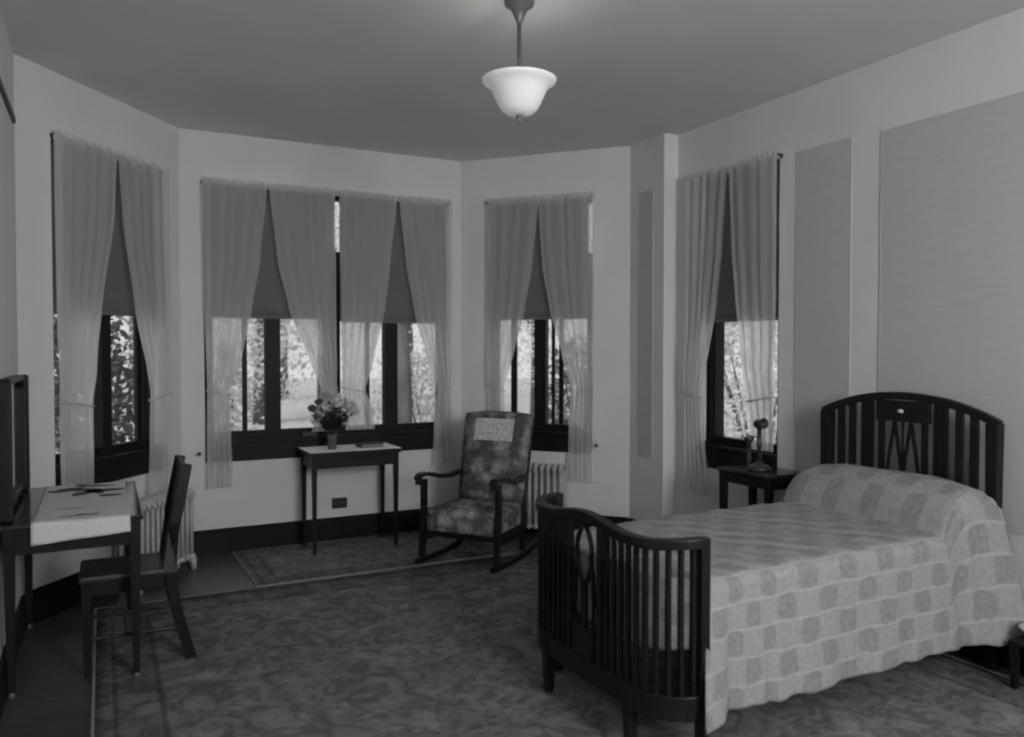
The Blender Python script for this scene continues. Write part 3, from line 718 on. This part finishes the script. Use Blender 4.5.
obj('bottom_rail', tube(B(), [(x, y, .235) for x, y in FP], 0, rect=(.014, .045)), M['wood'], fb, bevel=.004)
def arc_positions(step):
    # walk along the plan path and yield points every `step`
    d = 0; nxt = step; last = Vector(FP[0]); res = []
    for p in FP[1:]:
        p = Vector(p); seg = (p - last).length
        while d + seg >= nxt: t = (nxt - d) / seg; res.append(last.lerp(p, t)); nxt += step
        d += seg; last = p
    return res
for p in arc_positions(.0445):
    if abs(p.x) < .085: continue
    thick = .0085 if abs(abs(p.x) - .11) > .02 else .012
    bm = B(); taper(bm, p.x, p.y, .27, ftop(p.x) - .01, thick, thick); obj('slat', bm, M['wood'], fb)
for sx in (-1, 1):
    px, py = FP[0] if sx < 0 else FP[-1]
    obj('post', box(B(), px - .020, px + .020, py - .018, py + .022, .0, .85), M['wood'], fb, bevel=.004)
    x = sx * (fb_half - .205); lg = obj('leg', taper(B(), x, .004, .02, .27, .017, .026), M['wood'], fb, bevel=.003)
    obj('caster', lathe(B(), [(.008, 0), (.014, .005), (.014, .018), (.008, .022)], x, .004, 12), M['metal'], lg, True)
def curve_xz(bm, pts, y, wdt=.006, dp=.008): tube(bm, [(x, y, z) for x, z in pts], 0, rect=(dp, wdt))
bm = B(); yb = path_at(0)
for sx in (-1, 1):
    o1 = [(sx * .055 * sin(pi * (t ** .8)), .82 - t * .27) for t in [i / 14 for i in range(15)]]; curve_xz(bm, o1, yb)
    o2 = [(sx * (.0 + .072 * min(1, t * 1.6) ** .8), .60 - .02 * t - t * .30) for t in [i / 12 for i in range(13)]]
    curve_xz(bm, [(sx * .045, .70), (sx * .062, .62), (sx * .070, .52), (sx * .066, .42), (sx * .05, .34)], yb)
box(bm, -.016, .016, yb - .008, yb + .008, .27, .56)
curve_xz(bm, [(-.075, .345), (0, .36), (.075, .345)], yb, .014)
box(bm, -.075, .075, yb - .009, yb + .009, .27, .40)
obj('lyre_ornament', bm, M['wood'], fb)
# headboard
yh = 2.0; hb_half = .508; hx0 = -.037
def htop(x): return 1.17 + .11 * (1 - (abs(x) / hb_half) ** 2.2)
xs = [-hb_half + 2 * hb_half * i / 32 for i in range(33)]
hb = obj('headboard', tube(B(), [(x + hx0, yh, htop(x)) for x in xs], 0, rect=(.020, .020)), M['wood'], bed, bevel=.006)
for sx in (-1, 1):
    x = hx0 + sx * (hb_half - .025); bm = B(); taper(bm, x, yh, 0, 1.175, .022, .030); obj('post', bm, M['wood'], hb, bevel=.004)
for x, wd in [(.126, .014), (.187, .009), (.214, .010), (.241, .009), (.312, .018), (.386, .019)]:
    for sx in (-1, 1):
        bm = B(); box(bm, hx0 + sx * x - wd, hx0 + sx * x + wd, yh - .010, yh + .010, .45, htop(x) - .01); obj('slat', bm, M['wood'], hb)
bm = B(); box(bm, hx0 - .155, hx0 + .155, yh - .014, yh + .014, 1.145, 1.255); pn = obj('crest_panel', bm, M['wood'], hb, bevel=.004)
bm = B(); lathe(bm, [(.018, 0), (.016, .006), (.006, .010)], n=12); on = obj('inlay', bm, M['white_cloth'], pn, True); on.matrix_local = Matrix.Translation((-.04, yh - .014, 1.20)) @ Matrix.Rotation(radians(90), 4, 'X') @ Matrix.Diagonal((1, .6, 1, 1))
bm = B()
for c in (hx0 - .048, hx0 + .048):
    for sx in (-1, 1):
        curve_xz(bm, [(c + sx * .050 * sin(pi / 2 * (i / 12)) ** 1.1, 1.15 - i / 12 * .42) for i in range(13)], yh, .006)
box(bm, hx0 - .003, hx0 + .003, yh - .006, yh + .006, .70, 1.15)
obj('lyre_ornament', bm, M['wood'], hb)
bm = B(); box(bm, -hb_half + .05, hb_half - .05, yh - .012, yh + .012, .33, .45); obj('bottom_rail', bm, M['wood'], hb)
for sx in (-1, 1): obj('side_rail', box(B(), sx * .45 - .012, sx * .45 + .012, .17, yh, .25, .38), M['wood'], bed)
obj('mattress', box(B(), -.445, .445, .21, yh - .035, .385, .63), M['mattress'], bed, bevel=.04)
# counterpane: (s across, v along) -> position
sp = empty('counterpane', 'pale checked counterpane covering the bed and pillow, hanging near the floor', 'bedspread', bed.location, bth)
SW, DROP = .49, .50      # half width on top, length of the side drop
V0, V1 = .055, 1.955
def zprof(v):
    z = .688 + .014 * sin(pi / 2 * min(1, v / 1.5))
    # bolster
    if v > 1.60:
        t = (v - 1.60) / (V1 - 1.60)
        if t < .62: z += .205 * sin(t / .62 * pi / 2) ** .62 * (1 if t > .02 else t / .02)
        else: z += .205 - .02 * ((t - .62) / .38) ** 2
    return z
def foot_v(a): return .055 + .15 * (max(0, a - .26) / .23) ** 2
def spreadf(u, w):
    s = (u * 2 - 1) * (SW + DROP + .02); v = V0 + w * (V1 - V0)
    sg = 1 if s > 0 else -1; a = abs(s); zt = zprof(v); r = .05; pil = max(0, (v - 1.54) / .38)
    pil = min(1, pil); hem = .185 
    if a < SW - r:
        x = a; z = zt - .010 * (a / SW) ** 4 - pil * .04 * (a / SW) ** 3
    elif a < SW - r + r * pi / 2:
        t = (a - SW + r) / r; x = SW - r + r * sin(t); z = zt - .01 - pil * .04 - r * (1 - cos(t))
    else:
        d = (a - (SW - r + r * pi / 2)); tot = SW + DROP + .02 - (SW - r + r * pi / 2); f = d / tot
        ztop = zt - .01 - pil * .04 - r
        hemv = hem + .006 * sin(v * 5 + .8) + .003 * sin(v * 31) - .02 * (v < .19)
        z = ztop - (ztop - hemv) * f
        fold = (.008 * sin(v * 17 + sg) + .008 * sin(v * 9.3 + 2) + .004 * sin(v * 47)) * f - .010 * math.exp(-((v - .24) / .03) ** 2) * min(1, f * 2)
        x = SW + .02 * f + fold + pil * (.02 + .075 * f)
        x += .058 * math.exp(-((v - V0) / .16) ** 2) * f
        crease = math.exp(-((v - 1.66) / .035) ** 2) + .7 * math.exp(-((v - 1.75) / .025) ** 2)
        x -= .028 * crease * min(1, f * 2)
    # cloth narrows at the footboard and gathers at the head
    vv = v
    k0 = foot_v(min(a, SW)) - V0
    vv = v + k0 * max(0, 1 - (v - V0) / .5)
    if a > SW: vv -= .075 * min(1, (a - SW) / DROP) * math.exp(-(v - V0) / .16)
    if a > SW: vv += (.10 * pil * ((a - SW) / DROP)) - .07 * (1 - min(1, v / .5)) * min(1, (a - SW) / .1) * 0
    z += .003 * sin(v * 23 + s * 11) + .002 * sin(v * 41 - s * 31)
    return Vector((sg * x, vv, z))
def spread_uv(u, w):
    return ((u * 2 - 1) * (SW + DROP + .02), V0 + w * (V1 - V0))
bm = B(); grid(bm, spreadf, 150, 150, spread_uv)
o = obj('cloth', bm, M['spread'], sp, True); solid(o, .006, -1)
# fall at the foot, inside the footboard
def footf(u, w):
    x = (u * 2 - 1) * (SW + .002); z = zprof(V0) - .01 * (abs(x) / SW) ** 4 - w * (.29 - .05 * (abs(x) / SW) ** 4)
    return Vector((x, foot_v(abs(x)) - .006 * sin(pi * w) + .004 * sin(x * 31) * w, z))
bm = B(); grid(bm, footf, 60, 16, lambda u, w: ((u * 2 - 1) * (SW - .03), V0 - w * .28)); solid(obj('foot_fall', bm, M['spread'], sp, True), .006, -1)

# ------------------------------------------------------------------ night stand and candlestick telephone
(x, y, z), a = wframe('D', 1.075)
NT = .775
ns = empty('night_stand', 'small dark polished stand beside the headboard holding the telephone', 'table', (x, y, 0), a)
obj('tabletop', box(B(), -.225, .225, -.36, -.04, NT - .022, NT), M['wood_top'], ns, bevel=.005)
bm = B(); box(bm, -.20, .20, -.335, -.32, NT - .09, NT - .022); box(bm, -.20, .20, -.08, -.065, NT - .09, NT - .022); box(bm, -.205, -.19, -.335, -.065, NT - .09, NT - .022); box(bm, .19, .205, -.335, -.065, NT - .09, NT - .022)
obj('apron', bm, M['wood'], ns)
for sx in (-1, 1):
    for yy in (-.325, -.08): obj('leg', taper(B(), sx * .195, yy, 0, NT - .022, .014, .021), M['wood'], ns)
obj('shelf', box(B(), -.19, .19, -.32, -.08, .22, .235), M['wood'], ns)
tp = wp('D', 1.075, .215, NT)
ph = empty('candlestick_telephone', 'black candlestick telephone standing on the night stand', 'telephone', tp, radians(12))
k = 1.1
obj('telephone_base', lathe(B(), [(.068 * k, 0), (.070 * k, .010), (.062 * k, .022), (.045 * k, .030), (.022 * k, .040), (.014 * k, .055)], n=28), M['metal'], ph, True)
obj('shaft', lathe(B(), [(.014 * k, .05), (.0135 * k, .14), (.016 * k, .145), (.016 * k, .165), (.0135 * k, .17), (.013 * k, .25), (.018 * k, .258), (.015 * k, .272)], n=16), M['metal'], ph, True)
bm = B(); lathe(bm, [(.012, -.035), (.026, -.030), (.030, -.012), (.016, .004), (.014, .015), (.032, .050), (.034, .054), (.028, .052), (.010, .020)], n=24)
bmesh.ops.rotate(bm, verts=bm.verts, cent=(0, 0, 0), matrix=Matrix.Rotation(radians(82), 3, 'X')); bmesh.ops.translate(bm, verts=bm.verts, vec=(0, 0, .285))
obj('mouthpiece', bm, M['metal'], ph, True)
obj('hook', tube(B(), [(0, 0, .205), (-.03, 0, .205), (-.055, 0, .21), (-.07, -.012, .215), (-.075, .0, .217), (-.072, .016, .215)], .0035, 8), M['metal'], ph, True)
rcv = obj('receiver', lathe(B(), [(.010, .045), (.014, .05), (.017, .07), (.015, .11), (.014, .17), (.020, .175), (.030, .192), (.032, .205), (.026, .207)], -.070, 0, 20), M['metal'], ph, True)
cord = [(-.07, 0, .047), (-.068, -.01, .035), (-.085, -.03, .02), (-.075, -.075, .006), (-.03, -.085, .005), (.0, -.06, .012)]
obj('receiver_cord', tube(B(), cord, .003, 6), M['metal'], ph, True)
cd = wp('D', .90, .06, 0)
o = obj('telephone_cord', tube(B(), [wp('D', .93, .19, NT + .004), wp('D', .86, .10, NT + .004), wp('D', .85, .035, NT - .01), wp('D', .84, .03, .55), wp('D', .87, .03, .3), wp('D', .85, .04, .05)], .003, 6), M['metal'], None, True)
T(o, 'thin dark telephone cord hanging down behind the night stand', 'cord')

# ------------------------------------------------------------------ low stool with basin by the far side of the headboard
sl = Vector((2.362, 3.512, 0))
o = empty('footstool', 'low dark footstool at the right edge beyond the headboard', 'stool', sl, radians(-63))
obj('stool_top', box(B(), -.11, .11, -.105, .105, .205, .23), M['wood'], o, bevel=.006)
for sx in (-1, 1):
    for sy in (-1, 1): obj('leg', taper(B(), sx * .09, sy * .085, 0, .205, .012, .016), M['wood'], o)
o = empty('basin', 'white enamel basin at the right edge beside the headboard', 'basin', sl + Vector((0, 0, .23)))
pr = [(.04, 0), (.07, .010), (.095, .045), (.112, .055)]
obj('bowl', lathe(B(), pr + [(r - .004, z + .005) for r, z in pr[::-1]], n=32, closed=True), M['white_metal'], o, True)
obj('bowl_bottom', lathe(B(), [(.042, 0), (.042, .005)], n=32), M['white_metal'], o)

# ------------------------------------------------------------------ rugs (aligned with the side walls)
vD = nD  # across the room
def rugobj(name, label, corner, lx, ly, ang, base, bw, t=.010):
    m = make_rug(name + '_pile', base, lx / 2, ly / 2, bw)
    d = Vector((cos(ang), sin(ang))); n = Vector((-d.y, d.x)); c = corner + d * lx / 2 + n * ly / 2
    bm = B(); bmesh.ops.create_grid(bm, x_segments=60, y_segments=60, size=1)
    for v in bm.verts: v.co.x *= lx / 2; v.co.y *= ly / 2
    for v in bm.verts: v.co.z = t + .0015 * sin(v.co.x * 5) * sin(v.co.y * 4)
    r = bmesh.ops.extrude_face_region(bm, geom=bm.faces[:]);
    for v in [g for g in r['geom'] if isinstance(g, bmesh.types.BMVert)]: v.co.z = .001
    r = empty(name, label, 'rug', (c.x, c.y, 0), ang)
    obj('pile', bm, m, r, True)
    ed = mat(name + '_binding', .22, .9, .1, 40); bm = B(); b = .013
    box(bm, -lx / 2 - b, lx / 2 + b, ly / 2, ly / 2 + b, 0, t + .002); box(bm, -lx / 2 - b, lx / 2 + b, -ly / 2 - b, -ly / 2, 0, t + .002)
    box(bm, -lx / 2 - b, -lx / 2, -ly / 2, ly / 2, 0, t + .002); box(bm, lx / 2, lx / 2 + b, -ly / 2, ly / 2, 0, t + .002); obj('binding', bm, ed, r)
    return r
# large rug: far-left corner at (s=-?, d) in the left-wall frame; x along nD
far_left = Vector((-2.33, 4.69)) - nD * .10
LY = 4.6
rugobj('area_rug', 'large dark patterned area rug covering most of the bedroom floor', far_left + dD * LY, 3.75, LY, math.atan2(nD.y, nD.x), .19, .26)
angB = math.atan2(dB.y, dB.x)
c2 = Vector((-1.625, 5.115))
rugobj('small_rug', 'smaller worn rug in the bay under the side table and rocking chair', c2, 1.8, .96, angB, .22, .14, .007)

# ------------------------------------------------------------------ outdoors
def leafy(m, k):
    nt = m.node_tree; b = nt.nodes['Principled BSDF']; src = b.inputs['Base Color'].links[0].from_socket
    t = nt.nodes.new('ShaderNodeBsdfTranslucent'); nt.links.new(src, t.inputs[0])
    mx = nt.nodes.new('ShaderNodeMixShader'); mx.inputs[0].default_value = k
    nt.links.new(b.outputs[0], mx.inputs[1]); nt.links.new(t.outputs[0], mx.inputs[2]); nt.links.new(mx.outputs[0], nt.nodes['Material Output'].inputs[0])
leafy(M['foliage'], .45); leafy(M['foliage_dark'], .3)
bm = B(); prism(bm, [(-40, 7.5), (40, 7.5), (40, 60), (-40, 60)], -.75, -.70)
T(obj('ground', bm, M['lawn']), kind='structure')
bm = B(); prism(bm, [(-40, -10), (-5, -10), (-5, 7.5), (-40, 7.5)], -.75, -.70); prism(bm, [(5.2, -10), (40, -10), (40, 7.5), (5.2, 7.5)], -.75, -.70)
T(obj('ground', bm, M['lawn']), kind='structure')
bm = B(); prism(bm, [(-40, 17), (40, 15.5), (40, 18.5), (-40, 20.5)], -.70, -.69)
T(obj('driveway', bm, M['path']), kind='structure')
def tree(x, y, h, r, label, seed, dense=1600, m='foliage', trunk=.14, base=1.2, group='trees outside the windows'):
    rn = random.Random(seed); o = empty('garden_tree', label, 'tree', (x, y, -.7), 0, group)
    bm = B(); tube(bm, [(0, 0, 0), (.03, 0, h * .3), (-.04, .04, h * .6), (0, 0, h * .9)], [trunk, trunk * .8, trunk * .6, trunk * .2], 10)
    for q in range(7):
        a_ = rn.uniform(0, 2 * pi); z = h * rn.uniform(.35, .7); tube(bm, [(0, 0, z), (r * .35 * cos(a_), r * .35 * sin(a_), z + .4), (r * .8 * cos(a_), r * .8 * sin(a_), z + .8)], [trunk * .35, trunk * .2, .01], 6)
    obj('trunk', bm, M['bark'], o, True)
    bm = B(); cl_ = [(rn.uniform(-1, 1) * r * .75, rn.uniform(-1, 1) * r * .75, rn.uniform(base, h)) for _ in range(26)]
    for q in range(int(dense * 2.2)):
        c = Vector(rn.choice(cl_)) + Vector((rn.gauss(0, r * .22), rn.gauss(0, r * .22), rn.gauss(0, r * .2)))
        if c.z < .25: c.z = .25
        d = Vector((rn.gauss(0, 1), rn.gauss(0, 1), rn.gauss(0, 1))).normalized(); s = d.orthogonal().normalized(); l = rn.uniform(.07, .16)
        bm.faces.new([bm.verts.new(v) for v in (c, c + d * l * .5 + s * l * .28, c + d * l, c + d * l * .5 - s * l * .28)])
    obj('crown', bm, M[m], o)
def bush(x, y, h, r, label, seed, dense=1500, m='foliage'):
    rn = random.Random(seed); o = empty('garden_bush', label, 'bush', (x, y, -.7), 0, 'bushes outside the windows')
    bm = B()
    for q in range(9): a_ = rn.uniform(0, 2 * pi); tube(bm, [(0, 0, 0), (r * .3 * cos(a_), r * .3 * sin(a_), h * .5), (r * .6 * cos(a_), r * .6 * sin(a_), h * .85)], [.025, .018, .006], 5)
    obj('stems', bm, M['bark'], o)
    bm = B()
    for q in range(int(dense * 2.6)):
        a_ = rn.uniform(0, 2 * pi); rr = r * rn.uniform(.3, 1) ** .5; z = h * rn.uniform(.08, 1); k_ = math.sqrt(max(0, 1 - (z / h * 1.05 - .45) ** 2 * 2.2))
        c = Vector((rr * k_ * cos(a_), rr * k_ * sin(a_), z)) + Vector((rn.gauss(0, .06),) * 3)
        d = Vector((rn.gauss(0, 1), rn.gauss(0, 1), rn.gauss(0, 1))).normalized(); s = d.orthogonal().normalized(); l = rn.uniform(.045, .10)
        bm.faces.new([bm.verts.new(v) for v in (c, c + d * l * .5 + s * l * .3, c + d * l, c + d * l * .5 - s * l * .3)])
    obj('leaves', bm, M[m], o)
tree(-1.45, 10.6, 5.5, 1.0, 'slim tree standing outside the right half of the wide window', 11, 700, trunk=.13, base=3.6)
tree(-5.0, 14.0, 6.5, 2.2, 'leafy tree seen through the left part of the wide window', 12, 2600, base=.7)
tree(-7.4, 23.5, 7.5, 2.4, 'distant tree across the driveway behind the flowers', 13, 1500, base=2.4, trunk=.2)
tree(-5.9, 25.0, 7.5, 2.4, 'distant tree across the driveway right of the flowers', 14, 1500, base=2.6, trunk=.2)
tree(-3.4, 26.0, 8.5, 3.0, 'far tree across the driveway seen through the right half of the wide window', 15, 2400, base=1.5, trunk=.22)
tree(.6, 21.5, 7.0, 2.3, 'tree across the driveway seen through the narrow window', 16, 2200, base=1.4)
tree(6.2, 16.0, 6.0, 2.3, 'pale leafy tree outside the window beside the bed', 17, 3000, base=.5)
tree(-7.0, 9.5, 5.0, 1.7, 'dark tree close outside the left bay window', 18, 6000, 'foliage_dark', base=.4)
bush(-1.25, 12.4, 2.1, 1.0, 'rounded bush low in the right half of the wide window', 21, 1700)
bush(-3.85, 9.8, 2.6, .65, 'leafy bush close to the left part of the wide window', 22, 1500)
bush(3.0, 9.6, 2.7, 1.0, 'pale bush outside the window beside the bed', 23, 2200)
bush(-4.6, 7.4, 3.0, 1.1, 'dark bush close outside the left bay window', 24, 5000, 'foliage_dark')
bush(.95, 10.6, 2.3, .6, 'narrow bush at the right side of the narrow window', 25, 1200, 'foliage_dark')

for i, (x, y, sd) in enumerate([(-22, 33, 31), (-16, 34, 32), (-10, 35, 33), (-3, 35, 34), (4, 34, 35), (11, 30, 36), (16, 24, 37)]):
    tree(x, y, 9.0, 4.2, 'large leafy tree in the far row at the back of the grounds', sd, 1500, base=.6, trunk=.25, group='far row of trees')
